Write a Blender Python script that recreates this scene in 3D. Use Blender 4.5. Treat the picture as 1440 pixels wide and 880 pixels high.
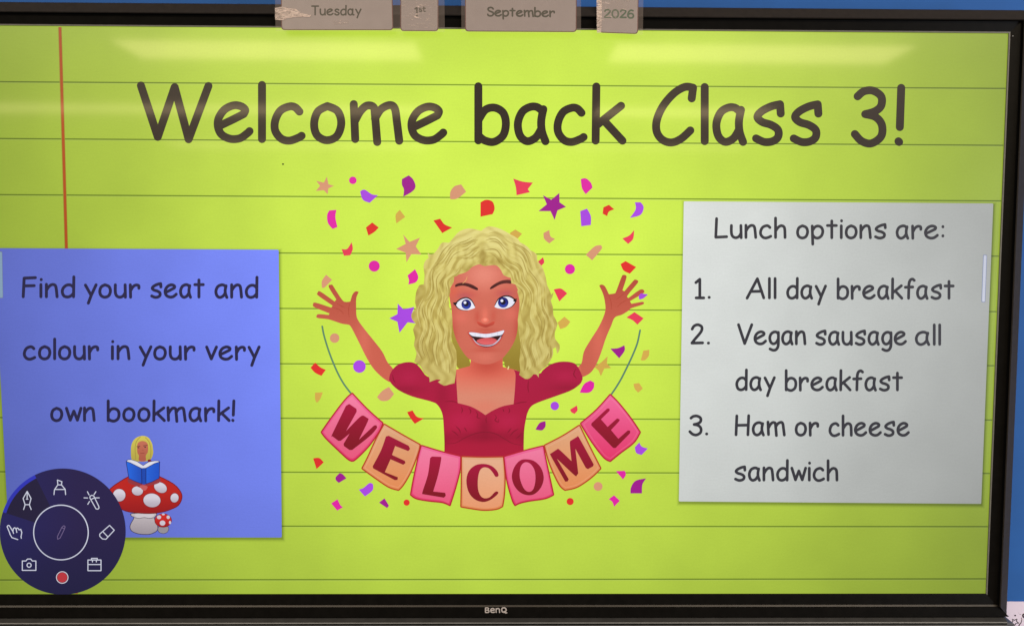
import bpy, math, random
from mathutils import Matrix, Vector
from mathutils.geometry import delaunay_2d_cdt
random.seed(7)
for o in list(bpy.data.objects): bpy.data.objects.remove(o)
sc = bpy.context.scene; COL = sc.collection

# ------------------------------------------------------------------ camera, world, lamps, exposure
# metres; the panel of the display is the plane y = 0, the viewer stands on the -y side
EYE = Vector((0, -1.15, 0)); FOC = 1150.0
PITCH, YAW, ROLL = (math.radians(a) for a in (-3.52591, -0.70094, -0.24414))
AIM = Matrix.Rotation(YAW, 3, 'Z') @ Matrix.Rotation(PITCH, 3, 'X') @ Matrix.Rotation(ROLL, 3, 'Y')
cd = bpy.data.cameras.new('camera'); cam = bpy.data.objects.new('camera', cd); COL.objects.link(cam)
cd.sensor_width = 36; cd.lens = FOC / 1440 * 36; cd.clip_start = 0.05; cd.clip_end = 100
cam.matrix_world = Matrix.Translation(EYE) @ (AIM @ Matrix.Rotation(math.radians(90), 3, 'X')).to_4x4()
sc.camera = cam
w = bpy.data.worlds.new('World'); sc.world = w; w.use_nodes = True
w.node_tree.nodes['Background'].inputs[0].default_value = (1.0, .90, .82, 1)
w.node_tree.nodes['Background'].inputs[1].default_value = .10
def lamp(name, loc, rot, sx, sy, power, col, spread=180):
    l = bpy.data.lights.new(name, 'AREA'); l.shape = 'RECTANGLE'; l.size = sx; l.size_y = sy
    l.energy = power; l.color = col; l.spread = math.radians(spread)
    o = bpy.data.objects.new(name, l); COL.objects.link(o); o.location = loc; o.rotation_euler = [math.radians(a) for a in rot]
    return o
# three rows of two ceiling fittings in the classroom behind the viewer, seen mirrored in the panel; an unseen nearer row is added to light wall and cards
WARM = (1, .86, .68)
WARMER = (1, .76, .40)
for x, y, sx, sy, p, c in ((-1.55, -1.95, 1.9, .5, 60, WARM), (1.6, -1.95, 1.9, .5, 60, WARM),
                           (-1.42, -4.02, 1.80, .44, 30, WARMER), (1.58, -4.02, 1.80, .44, 30, WARMER),
                           (-2.55, -6.0, 4.0, .44, 46, WARMER), (1.55, -6.0, 1.5, .44, 20, WARMER),
                           (-2.3, -8.2, 2.9, .50, 28, WARMER), (1.75, -8.2, 2.0, .50, 14, WARMER)):
    lamp('ceiling_lamp', (x, y, 1.3), (0, 0, 0), sx, sy, p, c)
# added fill, out of view on the right, to brighten wall strip and poster
lamp('side_fill_light', (3.4, -2.4, -.2), (90, 0, 55), 1.6, 1.6, 52, (.90, .92, 1))
sc.view_settings.view_transform = 'Standard'; sc.view_settings.look = 'None'
sc.view_settings.exposure = 0; sc.view_settings.gamma = 1; sc.view_settings.use_curve_mapping = False
sc.render.engine = 'CYCLES'

# ------------------------------------------------------------------ helpers
def P(px, py, y=0.0):
    """survey point of the 1440 x 880 photograph -> point of the upright plane at depth y"""
    v = AIM @ Vector(((px - 720) / FOC, 1, -(py - 440) / FOC))
    k = (y - EYE.y) / v.y
    return Vector((EYE.x + v.x * k, y, EYE.z + v.z * k))
VIEW_K = 5.0        # how fast this panel dims off its axis
def falloff(px, py):
    p = P(px, py) - EYE
    return (p.y / p.length) ** VIEW_K
def lin(c):
    return tuple((v / 255 / 12.92) if v <= 10 else ((v / 255 + .055) / 1.055) ** 2.4 for v in c[:3])
VEIL = (.006, .005, .004)
def em(c, px, py):
    f = falloff(px, py)
    return tuple(max(0.0, (a - b) / f) for a, b in zip(lin(c), VEIL))
def obj(name, me, parent=None, **kw):
    o = bpy.data.objects.new(name, me); COL.objects.link(o)
    if parent: o.parent = parent
    for k, v in kw.items(): o[k] = v
    return o

MATS = {}
def nt(name):
    m = bpy.data.materials.new(name); m.use_nodes = True
    return m, m.node_tree.nodes, m.node_tree.links, m.node_tree.nodes['Principled BSDF']
def plain(name, col, rough=.5, metal=0, noise=.0, scale=60, bump=0, spec=.5, coat=0):
    if name in MATS: return MATS[name]
    m, N, L, b = nt(name)
    b.inputs['Base Color'].default_value = (*col, 1); b.inputs['Roughness'].default_value = rough
    b.inputs['Metallic'].default_value = metal; b.inputs['Specular IOR Level'].default_value = spec
    b.inputs['Coat Weight'].default_value = coat
    if noise or bump:
        tc = N.new('ShaderNodeTexCoord'); n = N.new('ShaderNodeTexNoise'); n.inputs['Scale'].default_value = scale
        n.inputs['Detail'].default_value = 6; L.new(tc.outputs['Object'], n.inputs['Vector'])
        if noise:
            r = N.new('ShaderNodeMapRange'); r.inputs['From Min'].default_value = .3; r.inputs['From Max'].default_value = .7
            r.inputs['To Min'].default_value = 1 - noise; r.inputs['To Max'].default_value = 1 + noise
            L.new(n.outputs['Fac'], r.inputs['Value'])
            mx = N.new('ShaderNodeVectorMath'); mx.operation = 'SCALE'; mx.inputs[0].default_value = col
            L.new(r.outputs[0], mx.inputs['Scale']); L.new(mx.outputs[0], b.inputs['Base Color'])
        if bump:
            bp = N.new('ShaderNodeBump'); bp.inputs['Strength'].default_value = bump; bp.inputs['Distance'].default_value = .001
            L.new(n.outputs['Fac'], bp.inputs['Height']); L.new(bp.outputs[0], b.inputs['Normal'])
    MATS[name] = m; return m
def lit_panel(col=None, name='lit_print', alpha=False):
    """lit pixels of the display behind its anti-glare glass; col None takes the printed artwork colours"""
    key = (name, None if col is None else tuple(round(c, 4) for c in col), alpha)
    if key in MATS: return MATS[key]
    m, N, L, b = nt(name)
    b.inputs['Base Color'].default_value = (.012, .011, .010, 1)
    b.inputs['Roughness'].default_value = .33; b.inputs['Specular IOR Level'].default_value = .34
    b.inputs['Coat Weight'].default_value = .55; b.inputs['Coat Roughness'].default_value = .058; b.inputs['Coat IOR'].default_value = 1.45
    if col is None:
        a = N.new('ShaderNodeAttribute'); a.attribute_name = 'artwork'; src = a.outputs['Color']; al = a.outputs['Alpha']
    else:
        a = N.new('ShaderNodeRGB'); a.outputs[0].default_value = (*col, 1); src = a.outputs[0]
    g = N.new('ShaderNodeNewGeometry'); d = N.new('ShaderNodeVectorMath'); d.operation = 'DOT_PRODUCT'
    L.new(g.outputs['Incoming'], d.inputs[0]); L.new(g.outputs['Normal'], d.inputs[1])
    ab = N.new('ShaderNodeMath'); ab.operation = 'ABSOLUTE'; L.new(d.outputs['Value'], ab.inputs[0])
    pw = N.new('ShaderNodeMath'); pw.operation = 'POWER'; pw.inputs[1].default_value = VIEW_K; L.new(ab.outputs[0], pw.inputs[0])
    # unevenness of the backlight and the fine row structure of the pixels
    n1 = N.new('ShaderNodeTexNoise'); n1.inputs['Scale'].default_value = 9; n1.inputs['Detail'].default_value = 2
    L.new(g.outputs['Position'], n1.inputs['Vector'])
    mp = N.new('ShaderNodeMapping'); mp.inputs['Scale'].default_value = (55, 1, 620); L.new(g.outputs['Position'], mp.inputs['Vector'])
    n2 = N.new('ShaderNodeTexNoise'); n2.inputs['Scale'].default_value = 1; n2.inputs['Detail'].default_value = 2; L.new(mp.outputs[0], n2.inputs['Vector'])
    mp3 = N.new('ShaderNodeMapping'); mp3.inputs['Scale'].default_value = (380, 1, 380); L.new(g.outputs['Position'], mp3.inputs['Vector'])
    n3 = N.new('ShaderNodeTexNoise'); n3.inputs['Scale'].default_value = 1; n3.inputs['Detail'].default_value = 3; L.new(mp3.outputs[0], n3.inputs['Vector'])
    tot = pw.outputs[0]
    for n, lo, hi in ((n1, .93, 1.07), (n2, .98, 1.02), (n3, .965, 1.035)):
        r = N.new('ShaderNodeMapRange'); r.inputs['From Min'].default_value = .2; r.inputs['From Max'].default_value = .8
        r.inputs['To Min'].default_value = lo; r.inputs['To Max'].default_value = hi; L.new(n.outputs['Fac'], r.inputs['Value'])
        mu = N.new('ShaderNodeMath'); mu.operation = 'MULTIPLY'; L.new(tot, mu.inputs[0]); L.new(r.outputs[0], mu.inputs[1]); tot = mu.outputs[0]
    L.new(src, b.inputs['Emission Color']); L.new(tot, b.inputs['Emission Strength'])
    if alpha:
        t = N.new('ShaderNodeBsdfTransparent'); mx = N.new('ShaderNodeMixShader')
        L.new(al, mx.inputs[0]); L.new(t.outputs[0], mx.inputs[1]); L.new(b.outputs[0], mx.inputs[2])
        L.new(mx.outputs[0], N['Material Output'].inputs['Surface'])
    MATS[key] = m; return m

# ---- flat drawing: shapes are lists of polygons (photo units), triangulated together
def ccw(p):
    a = sum(p[i][0] * p[(i + 1) % len(p)][1] - p[(i + 1) % len(p)][0] * p[i][1] for i in range(len(p)))
    return p if a > 0 else p[::-1]
def cat(pts, closed=False, sub=5):
    """smooth curve through the points"""
    n = len(pts); out = []
    rng = n if closed else n - 1
    for i in range(rng):
        if closed: p0, p1, p2, p3 = pts[i - 1], pts[i], pts[(i + 1) % n], pts[(i + 2) % n]
        else: p0, p1, p2, p3 = pts[max(i - 1, 0)], pts[i], pts[i + 1], pts[min(i + 2, n - 1)]
        for k in range(sub):
            t = k / sub
            out.append(tuple(.5 * (2 * p1[j] + (p2[j] - p0[j]) * t + (2 * p0[j] - 5 * p1[j] + 4 * p2[j] - p3[j]) * t * t
                                   + (3 * p1[j] - p0[j] - 3 * p2[j] + p3[j]) * t ** 3) for j in (0, 1)))
    if not closed: out.append(tuple(pts[-1][:2]))
    return out
def rnd(pts, r=.25, sub=3):
    """polygon with its corners slightly rounded"""
    out = []; n = len(pts)
    for i in range(n):
        a, b, c = pts[i - 1], pts[i], pts[(i + 1) % n]
        la = math.dist(a, b); lc = math.dist(b, c); q = min(r, la * .4, lc * .4)
        s = tuple(b[j] + (a[j] - b[j]) / (la or 1) * q for j in (0, 1)); e = tuple(b[j] + (c[j] - b[j]) / (lc or 1) * q for j in (0, 1))
        for k in range(sub + 1):
            t = k / sub
            out.append(tuple((1 - t) ** 2 * s[j] + 2 * t * (1 - t) * b[j] + t * t * e[j] for j in (0, 1)))
    return out
def smart(pts, thr=42, r=.3, sub=5):
    """curve through shallow bends, keep (slightly rounded) corners where the outline turns sharply"""
    n = len(pts); cor = []
    for i in range(n):
        a, b, c = pts[i - 1], pts[i], pts[(i + 1) % n]
        d = abs((math.degrees(math.atan2(c[1] - b[1], c[0] - b[0]) - math.atan2(b[1] - a[1], b[0] - a[0])) + 180) % 360 - 180)
        cor.append(d > thr)
    if sum(cor) < 2: return cat(pts, True, sub)
    k = cor.index(True); pts = pts[k:] + pts[:k]; cor = cor[k:] + cor[:k]; out = []; i = 0
    while i < n:
        j = i + 1
        while j < n and not cor[j]: j += 1
        span = [pts[q % n] for q in range(i, j + 1)]
        out += cat(span, sub=sub)[:-1] if len(span) > 2 else [span[0]]
        i = j
    return rnd(out, r, 2) if r else out
def ell(cx, cy, rx, ry=None, rot=0, n=28):
    ry = ry or rx; c, s = math.cos(rot), math.sin(rot)
    return [(cx + rx * math.cos(a) * c - ry * math.sin(a) * s, cy + rx * math.cos(a) * s + ry * math.sin(a) * c) for a in (2 * math.pi * i / n for i in range(n))]
def stroke(pts, wd, closed=False, taper=None, nc=12):
    """brush stroke: list of polygons; wd = full width"""
    if closed: pts = list(pts) + [pts[0]]
    n = len(pts); polys = []
    R = [(wd / 2) * (taper(i / (n - 1)) if taper else 1) for i in range(n)]
    for i, p in enumerate(pts):
        if R[i] > .12: polys.append(ell(p[0], p[1], R[i], n=nc))
        if i < n - 1:
            q = pts[i + 1]; d = math.dist(p, q)
            if d < 1e-6: continue
            nx, ny = -(q[1] - p[1]) / d, (q[0] - p[0]) / d
            polys.append([(p[0] + nx * R[i], p[1] + ny * R[i]), (q[0] + nx * R[i + 1], q[1] + ny * R[i + 1]),
                          (q[0] - nx * R[i + 1], q[1] - ny * R[i + 1]), (p[0] - nx * R[i], p[1] - ny * R[i])])
    return polys
def tri(polys, grid=0, holes=()):
    V = []; F = []
    ox, oy = polys[0][0]
    for p in polys:
        p = ccw([(a - ox, b - oy) for a, b in p]); F.append(list(range(len(V), len(V) + len(p)))); V += [Vector(q) for q in p]
    edges = []
    for h in holes:
        s = len(V); V += [Vector((a - ox, b - oy)) for a, b in h]; edges += [(s + i, s + (i + 1) % len(h)) for i in range(len(h))]
    if grid:
        xs = [v.x for v in V]; ys = [v.y for v in V]; x = min(xs) + grid * .37
        while x < max(xs):
            y = min(ys) + grid * .41
            while y < max(ys): V.append(Vector((x, y))); y += grid
            x += grid
    r = delaunay_2d_cdt(V, edges, F, 1, 1e-4)
    vs = [(v.x + ox, v.y + oy) for v in r[0]]; fs = []
    def inside(x, y, poly):
        c = False; j = len(poly) - 1
        for i in range(len(poly)):
            a, b = poly[i], poly[j]
            if (a[1] > y) != (b[1] > y) and x < (b[0] - a[0]) * (y - a[1]) / (b[1] - a[1]) + a[0]: c = not c
            j = i
        return c
    for f, src in zip(r[2], r[5]):
        if not src: continue
        a, b, c = (vs[i] for i in f)
        if holes:
            mx, my = (a[0] + b[0] + c[0]) / 3, (a[1] + b[1] + c[1]) / 3
            if any(inside(mx, my, h) for h in holes): continue
        ar = (b[0] - a[0]) * (c[1] - a[1]) - (b[1] - a[1]) * (c[0] - a[0])
        if abs(ar) < 1e-7: continue
        # image y runs down: clockwise on screen faces the viewer (-y)
        fs.append(f if ar < 0 else f[::-1])
    return vs, fs
STEP = .00005
def art(name, layers, level, parent=None, depth=0.0, raw=False, **kw):
    """layers: (polygons, colour | colour function | material, grid, holes). One mesh; each layer a hair above the one before."""
    VV = []; FF = []; MI = []; CC = []; mats = []
    for k, ly in enumerate(layers):
        polys, colr = ly[0], ly[1]; grid = ly[2] if len(ly) > 2 else 0; holes = ly[3] if len(ly) > 3 else ()
        if polys and not isinstance(polys[0][0], (tuple, list)): polys = [polys]
        vs, fs = tri(polys, grid, holes)
        cx = sum(v[0] for v in vs) / len(vs); cy = sum(v[1] for v in vs) / len(vs)
        s = len(VV); y = depth - STEP * (level + k * .5)
        VV += [P(a, b, y) for a, b in vs]
        alpha = False
        if callable(colr):
            cs = [colr(a, b) for a, b in vs]; alpha = len(cs[0]) == 4
            CC += [(*em(c, a, b), c[3] if alpha else 1) for c, (a, b) in zip(cs, vs)]
            m = lit_panel(None, 'lit_artwork', alpha)
        else:
            CC += [(0, 0, 0, 1)] * len(vs)
            m = lit_panel(em(colr, cx, cy)) if isinstance(colr, tuple) else colr
        if m not in mats: mats.append(m)
        mi = mats.index(m)
        FF += [[i + s for i in f] for f in fs]; MI += [mi] * len(fs)
    me = bpy.data.meshes.new(name); me.from_pydata(VV, [], FF); me.polygons.foreach_set('material_index', MI)
    for m in mats: me.materials.append(m)
    at = me.attributes.new('artwork', 'FLOAT_COLOR', 'POINT')
    at.data.foreach_set('color', [c for v in CC for c in v])
    me.update(); return obj(name, me, parent, **kw)
def zoomed(x0, y0, s):
    return lambda pts: [(x0 + x / s, y0 + y / s) for x, y in pts]
def mix(a, b, t):
    t = max(0, min(1, t)); return tuple(a[i] + (b[i] - a[i]) * t for i in range(3))
def blob(x, y, cx, cy, rx, ry): return math.exp(-(((x - cx) / rx) ** 2 + ((y - cy) / ry) ** 2))

# ---- solid bodies
def solid(name, verts, faces, mat, parent=None, bevel=0, mi=None, **kw):
    me = bpy.data.meshes.new(name); me.from_pydata(verts, [], faces)
    for m in (mat if isinstance(mat, list) else [mat]): me.materials.append(m)
    if mi: me.polygons.foreach_set('material_index', mi)
    me.update()
    o = obj(name, me, parent, **kw)
    if bevel:
        b = o.modifiers.new('edge', 'BEVEL'); b.width = bevel; b.segments = 2; b.limit_method = 'ANGLE'
    return o
def box(name, x0, x1, y0, y1, z0, z1, mat, parent=None, bevel=.0008, **kw):
    v = [(x, y, z) for x in (x0, x1) for y in (y0, y1) for z in (z0, z1)]
    f = [(0, 1, 3, 2), (4, 6, 7, 5), (0, 4, 5, 1), (2, 3, 7, 6), (0, 2, 6, 4), (1, 5, 7, 3)]
    return solid(name, v, f, mat, parent, bevel, **kw)
def sheet(name, pts, y_back, thick, mat, parent=None, **kw):
    """flat sheet of real thickness from an outline given in photo units on its own front plane"""
    y0 = y_back - thick; n = len(pts)
    F = [P(a, b, y0) for a, b in pts]; B = [Vector((v.x, y_back, v.z)) for v in F]
    # outline runs clockwise as seen: reversed order faces the viewer
    area = sum(F[i].x * F[(i + 1) % n].z - F[(i + 1) % n].x * F[i].z for i in range(n))
    if area < 0: F.reverse(); B.reverse()
    fs = [list(range(n)), list(range(2 * n - 1, n - 1, -1))] + [(i, i + n, (i + 1) % n + n, (i + 1) % n) for i in range(n)]
    return solid(name, F + B, fs, mat, parent, **kw)

# ------------------------------------------------------------------ wall behind
XL, XR, ZB, ZT = -.728, .7022, -.4752, .3203     # lit area of the panel
WALL = .075
wall_m = plain('blue_backing_paper', (.014, .125, .48), .75, noise=.05, scale=18, bump=.25)
wallo = box('wall', -1.9, 1.9, WALL, WALL + .05, -1.3, 1.3, wall_m, bevel=0, kind='structure')
wallo['label'] = 'wall covered in plain blue backing paper behind the display'; wallo['category'] = 'wall'
# printed sheet pinned to the wall low on the right
po = bpy.data.objects.new('paper_poster', None); COL.objects.link(po); po.location = (.80, WALL, -.55)
po['label'] = 'pale lilac paper with small black star and dot doodles, low at right beside the display'; po['category'] = 'poster'
paper_m = plain('lilac_paper', (.86, .78, 1.0), .7, noise=.02, scale=40)
ink_m = plain('black_ink', (.03, .015, .035), .6)
z = zoomed(1340, 760, 7.33)
def keep(o, root):
    o.parent = root; o.matrix_parent_inverse = Matrix.Translation(root.location).inverted(); return o
keep(sheet('paper_sheet', [(1380, 845.2), (1560, 845.6), (1560, 960), (1380, 960)], WALL - .0005, .0006, paper_m), po)
dd = []
dd.append((ell(*z([(642, 768)])[0], 1.15, n=12), ink_m)); dd.append((ell(*z([(695, 756)])[0], .8, .35, -.3, 10), ink_m))
dd.append((ell(*z([(680, 742)])[0], .3, .2, .3, 8), ink_m))
dd.append((stroke(z([(615, 806), (634, 817), (662, 805), (656, 828), (680, 846), (650, 849), (636, 872), (625, 852), (604, 846), (620, 830)]), 1.0, True, nc=8), ink_m))
dd.append((stroke(cat(z([(707, 790), (712, 815), (704, 840), (688, 862), (672, 890)])), 1.5, taper=lambda t: .35 + t * .65, nc=8), ink_m))
dd.append((stroke(ell(1340 + 742 / 7.33, 760 + 770 / 7.33, 2.6, n=14), 2.0, True, nc=8), ink_m))
dd.append((stroke(cat(z([(745, 805), (738, 830), (750, 850)])), .8, nc=8), ink_m))
keep(art('doodle', dd, 1, depth=WALL - .0013), po)

# ------------------------------------------------------------------ the display
disp = bpy.data.objects.new('interactive_display', None); COL.objects.link(disp)
disp['label'] = 'large black framed interactive display showing a lime green Welcome back Class 3 slide'; disp['category'] = 'display'
rim_m = plain('frame_paint', (.030, .0245, .021), .42, noise=.12, scale=140, spec=.35)
bev_m = plain('black_bezel', (.005, .0045, .004), .4, noise=.2, scale=90, spec=.08)
gap_m = plain('joint_and_step_shade', (.003, .003, .003), .8, spec=.1)  # near-black strip paints the shadow at the frame step; also the tray groove
edge_m = plain('glass_edge', (.16, .155, .14), .4, noise=.1, scale=200)
tray_m = plain('tray_metal', (.058, .060, .064), .45, noise=.2, scale=60)
# profile outwards from the lit area: (distance, depth, material of the strip that follows)
PROF = [(0, .004, 0), (0, -.0019, 0), (.0017, -.0021, 1), (.0150, -.0048, 2), (.0152, -.0100, 3), (.0162, -.0112, 3), (.0300, -.0030, 3), (.0315, -.0010, 3), (.0315, .055, 3)]
def rail(name, side, prof=PROF):
    cs = {'top': ((XL, ZT), (XR, ZT), (-1, 1), (1, 1)), 'bottom': ((XL, ZB), (XR, ZB), (-1, -1), (1, -1)),
          'right': ((XR, ZT), (XR, ZB), (1, 1), (1, -1)), 'left': ((XL, ZT), (XL, ZB), (-1, 1), (-1, -1))}[side]
    a, b, da, db = cs; V = []; F = []; M = []
    for d, y, m in prof:
        V.append((a[0] + da[0] * d, y, a[1] + da[1] * d)); V.append((b[0] + db[0] * d, y, b[1] + db[1] * d))
    for i in range(len(prof) - 1):
        f = (2 * i, 2 * i + 1, 2 * i + 3, 2 * i + 2)
        F.append(f if side in ('bottom', 'left') else f[::-1]); M.append(prof[i][2])
    F = [f[::-1] for f in F]
    return solid(name, V, F, [edge_m, bev_m, gap_m, rim_m], disp, mi=M)
rail('top_rail', 'top'); rail('side_rail', 'right'); rail('side_rail', 'left')
PB = [(0, .004, 1), (0, -.0019, 1), (.0012, -.0021, 1), (.0150, -.0040, 3), (.0172, -.0052, 1), (.0177, -.0062, 1), (.0315, -.0072, 1), (.0320, .055, 1)]
rail('bottom_rail', 'bottom', PB)
box('back_panel', XL - .028, XR + .028, .006, .050, ZB - .028, ZT + .028, bev_m, disp)
# pen tray under the frame: sloping top, bright lip, groove, front face, end cap
zt = ZB - .0322; TX = XR + .0315
def prism(name, prof, x0, x1, mats, mi, parent):
    n = len(prof); V = [(x0, y, zz) for y, zz in prof] + [(x1, y, zz) for y, zz in prof]
    F = [(i, (i + 1) % n, (i + 1) % n + n, i + n) for i in range(n)] + [tuple(range(n))[::-1], tuple(range(n, 2 * n))]
    return solid(name, V, F, mats, parent, mi=mi + [0, 0])
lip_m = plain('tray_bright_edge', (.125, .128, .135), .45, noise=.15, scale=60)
tdk = plain('tray_top', (.020, .0195, .020), .5, noise=.3, scale=70)
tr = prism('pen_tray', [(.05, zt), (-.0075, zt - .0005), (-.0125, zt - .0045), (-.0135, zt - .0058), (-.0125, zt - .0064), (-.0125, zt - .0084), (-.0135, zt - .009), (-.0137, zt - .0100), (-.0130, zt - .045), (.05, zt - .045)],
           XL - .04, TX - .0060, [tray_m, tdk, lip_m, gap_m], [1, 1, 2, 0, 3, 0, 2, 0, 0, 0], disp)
capm = plain('tray_end_plastic', (.085, .085, .10), .45, noise=.1)
solid('tray_end_cap', [(TX - .0059, y, zz) for y, zz in ((.04, zt), (-.0122, zt - .005), (-.0132, zt - .045), (.04, zt - .045))] +
      [(TX + .0045, y, zz) for y, zz in ((.04, zt - .004), (-.0115, zt - .0075), (-.0125, zt - .045), (.04, zt - .045))],
      [(0, 1, 5, 4), (1, 2, 6, 5), (2, 3, 7, 6), (3, 0, 4, 7), (4, 5, 6, 7), (3, 2, 1, 0)], capm, disp)
# small fixing in the frame corner
art('sensor_dot', [(ell(1424.5, 51, .7, n=8), plain('sensor_grey', (.3, .3, .3)))], 0, disp, depth=-.0052)

# ------------------------------------------------------------------ stroke alphabet (units of one photo pixel of the heading)
S, C = 's', 'c'     # straight / curved
G = {
 'W': [(S, [(0,74),(23,2),(46,72),(65,-1),(92,74)])],
 'e': [(C, [(4,19),(20,27),(35,35)]), (C, [(35,35),(37,41),(31,46),(21,47),(9,41),(1,29),(0,17),(5,6),(17,0),(30,1),(40,8),(43,11)])],
 'l': [(S, [(0,76),(0,0)])],
 'c': [(C, [(34,39),(28,45),(20,46),(8,40),(1,26),(1,12),(9,1),(20,-2),(32,2),(37,5)])],
 'o': [(C, [(18,47),(5,39),(0,22),(4,6),(17,-1),(31,5),(37,23),(32,40),(18,47)])],
 'm': [(S, [(0,50),(1,26),(2,1)]), (C, [(2,27),(9,40),(18,48),(27,46),(29,34),(32,-3)]), (C, [(29,30),(37,43),(49,49),(56,44),(59,24),(62,-1)])],
 'b': [(S, [(0,76),(0,0)]), (C, [(1,30),(10,43),(23,46),(35,39),(39,24),(35,7),(22,-2),(9,0),(1,6)])],
 'a': [(C, [(35,41),(27,47),(17,47),(6,40),(0,24),(3,7),(13,-1),(25,4),(33,16)]), (C, [(36,44),(33,28),(34,13),(39,-1)])],
 'k': [(S, [(1,76),(0,0)]), (S, [(36,49),(2,22)]), (S, [(11,29),(38,0)])],
 'C': [(S, [(52,60),(54,75)]), (C, [(54,75),(42,76),(26,67),(10,49),(1,29),(1,13),(9,2),(22,-2),(36,3),(50,15)])],
 's': [(S, [(38,39),(37,52)]), (C, [(37,52),(24,49),(10,42),(4,34),(11,27),(24,23),(34,16),(34,6),(26,0),(14,-1),(2,4)])],
 '3': [(C, [(4,64),(13,71),(26,72),(38,64),(38,51),(29,43),(15,39)]), (C, [(15,39),(30,35),(39,24),(38,8),(24,-2),(10,1),(0,11)])],
 '!': [(S, [(4,76),(2,21)]), (S, [(0,1),(1,0)])],
 'i': [(S, [(1,47),(1,0)]), (S, [(2,66),(2,67)])],
 'n': [(S, [(0,48),(0,0)]), (C, [(0,25),(8,39),(18,47),(28,45),(32,33),(35,0)])],
 'd': [(S, [(38,77),(37,0)]), (C, [(37,36),(28,45),(15,45),(4,35),(0,20),(5,4),(17,-1),(29,4),(37,14)])],
 'y': [(S, [(0,46),(20,6)]), (S, [(37,47),(20,6),(10,-24)])],
 'u': [(C, [(0,47),(0,18),(5,4),(16,-1),(27,4),(34,16)]), (S, [(34,47),(35,-1)])],
 'r': [(S, [(0,47),(1,-1)]), (C, [(1,24),(9,39),(19,46),(29,44),(30,34)])],
 't': [(S, [(16,66),(16,0)]), (S, [(0,48),(33,48)])],
 'v': [(S, [(0,47),(17,1),(36,47)])],
 'w': [(S, [(0,47),(14,1),(27,36),(40,1),(53,47)])],
 'g': [(C, [(34,40),(27,46),(16,46),(5,38),(0,23),(4,7),(14,0),(26,5),(34,18)]), (C, [(35,45),(35,5),(33,-12),(25,-23),(13,-25),(1,-20)])],
 'h': [(S, [(0,76),(0,0)]), (C, [(0,25),(9,39),(19,46),(29,43),(33,32),(34,0)])],
 'p': [(S, [(0,46),(2,-25)]), (C, [(2,30),(10,42),(22,46),(34,40),(39,25),(34,8),(22,-1),(10,1),(2,10)])],
 'f': [(C, [(37,70),(30,75),(21,71),(16,58),(15,36),(14,0)]), (S, [(1,43),(31,44)])],
 'F': [(S, [(3,72),(0,0)]), (S, [(3,72),(40,74)]), (S, [(2,42),(36,43)])],
 'L': [(S, [(3,74),(0,1),(39,3)])],
 'A': [(S, [(0,-1),(31,75),(50,0)]), (S, [(11,25),(44,26)])],
 'V': [(S, [(0,75),(25,1),(54,75)])],
 'H': [(S, [(3,74),(0,0)]), (S, [(48,75),(45,0)]), (S, [(1,37),(46,38)])],
 '1': [(S, [(0,60),(15,73),(15,0)]), (S, [(1,0),(30,0)])],
 '2': [(C, [(2,57),(9,69),(22,74),(35,67),(36,53),(27,37),(13,19),(1,2)]), (S, [(1,2),(39,3)])],
 '.': [(S, [(3,2),(4,2)])],
 ':': [(S, [(3,8),(3,9)]), (S, [(3,44),(3,45)])],
 # rounded infant letters of the date cards
 'T': [(S, [(0,72),(48,72)]), (S, [(24,72),(24,0)])],
 'S': [(C, [(39,60),(32,70),(20,73),(7,68),(3,55),(11,43),(25,36),(38,28),(40,13),(31,2),(18,-1),(5,3),(0,12)])],
 '$': [(C, [(28,40),(20,46),(8,45),(2,36),(8,27),(20,22),(29,15),(27,4),(16,-1),(5,2),(0,8)])],
 '+': [(C, [(10,66),(10,30),(11,8),(18,0),(27,2)]), (S, [(0,48),(25,48)])],
 '@': [(C, [(34,26),(29,42),(17,48),(4,40),(0,22),(6,5),(18,-1),(29,6),(34,22)]), (C, [(35,48),(34,14),(37,2),(43,0)])],
 '0': [(C, [(21,73),(6,63),(0,36),(6,9),(21,-1),(36,9),(42,36),(36,63),(21,73)])],
 '6': [(C, [(35,68),(24,73),(11,64),(2,44),(0,22),(6,5),(20,-1),(33,5),(38,20),(33,36),(20,42),(8,37),(1,26)])],
 'I': [(S, [(0,62),(10,74),(10,0)])],
}
GAPS = {'1': 4}
def word(txt, x0, x1, yb, scale, wd, slope=0.0, sub=5, gap=15, nc=14):
    """polygons of a word fitted between outer edges x0..x1 (photo units), baseline of the stroke centres at yb"""
    pen = 0; items = []
    for ch in txt:
        gl = G[ch]; xs = [p[0] for _, q in gl for p in q]
        w_ = max(xs); g = gap
        if ch in 'yvwWVkf' : g = gap - 4
        items.append((pen, gl)); pen += w_ + g
        last = g
    total = max(p + q[0] for p, gl in items for _, qs in gl for q in qs) or 1
    kx = (x1 - x0 - wd) / total if total > 4 else scale
    out = []
    for off, gl in items:
        for kind, q in gl:
            pts = [(x0 + wd / 2 + (off + a) * kx, yb - b * scale + slope * ((off + a) * kx)) for a, b in q]
            if kind == C: pts = cat(pts, sub=sub)
            out += stroke(pts, wd, nc=nc)
    return out

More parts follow.
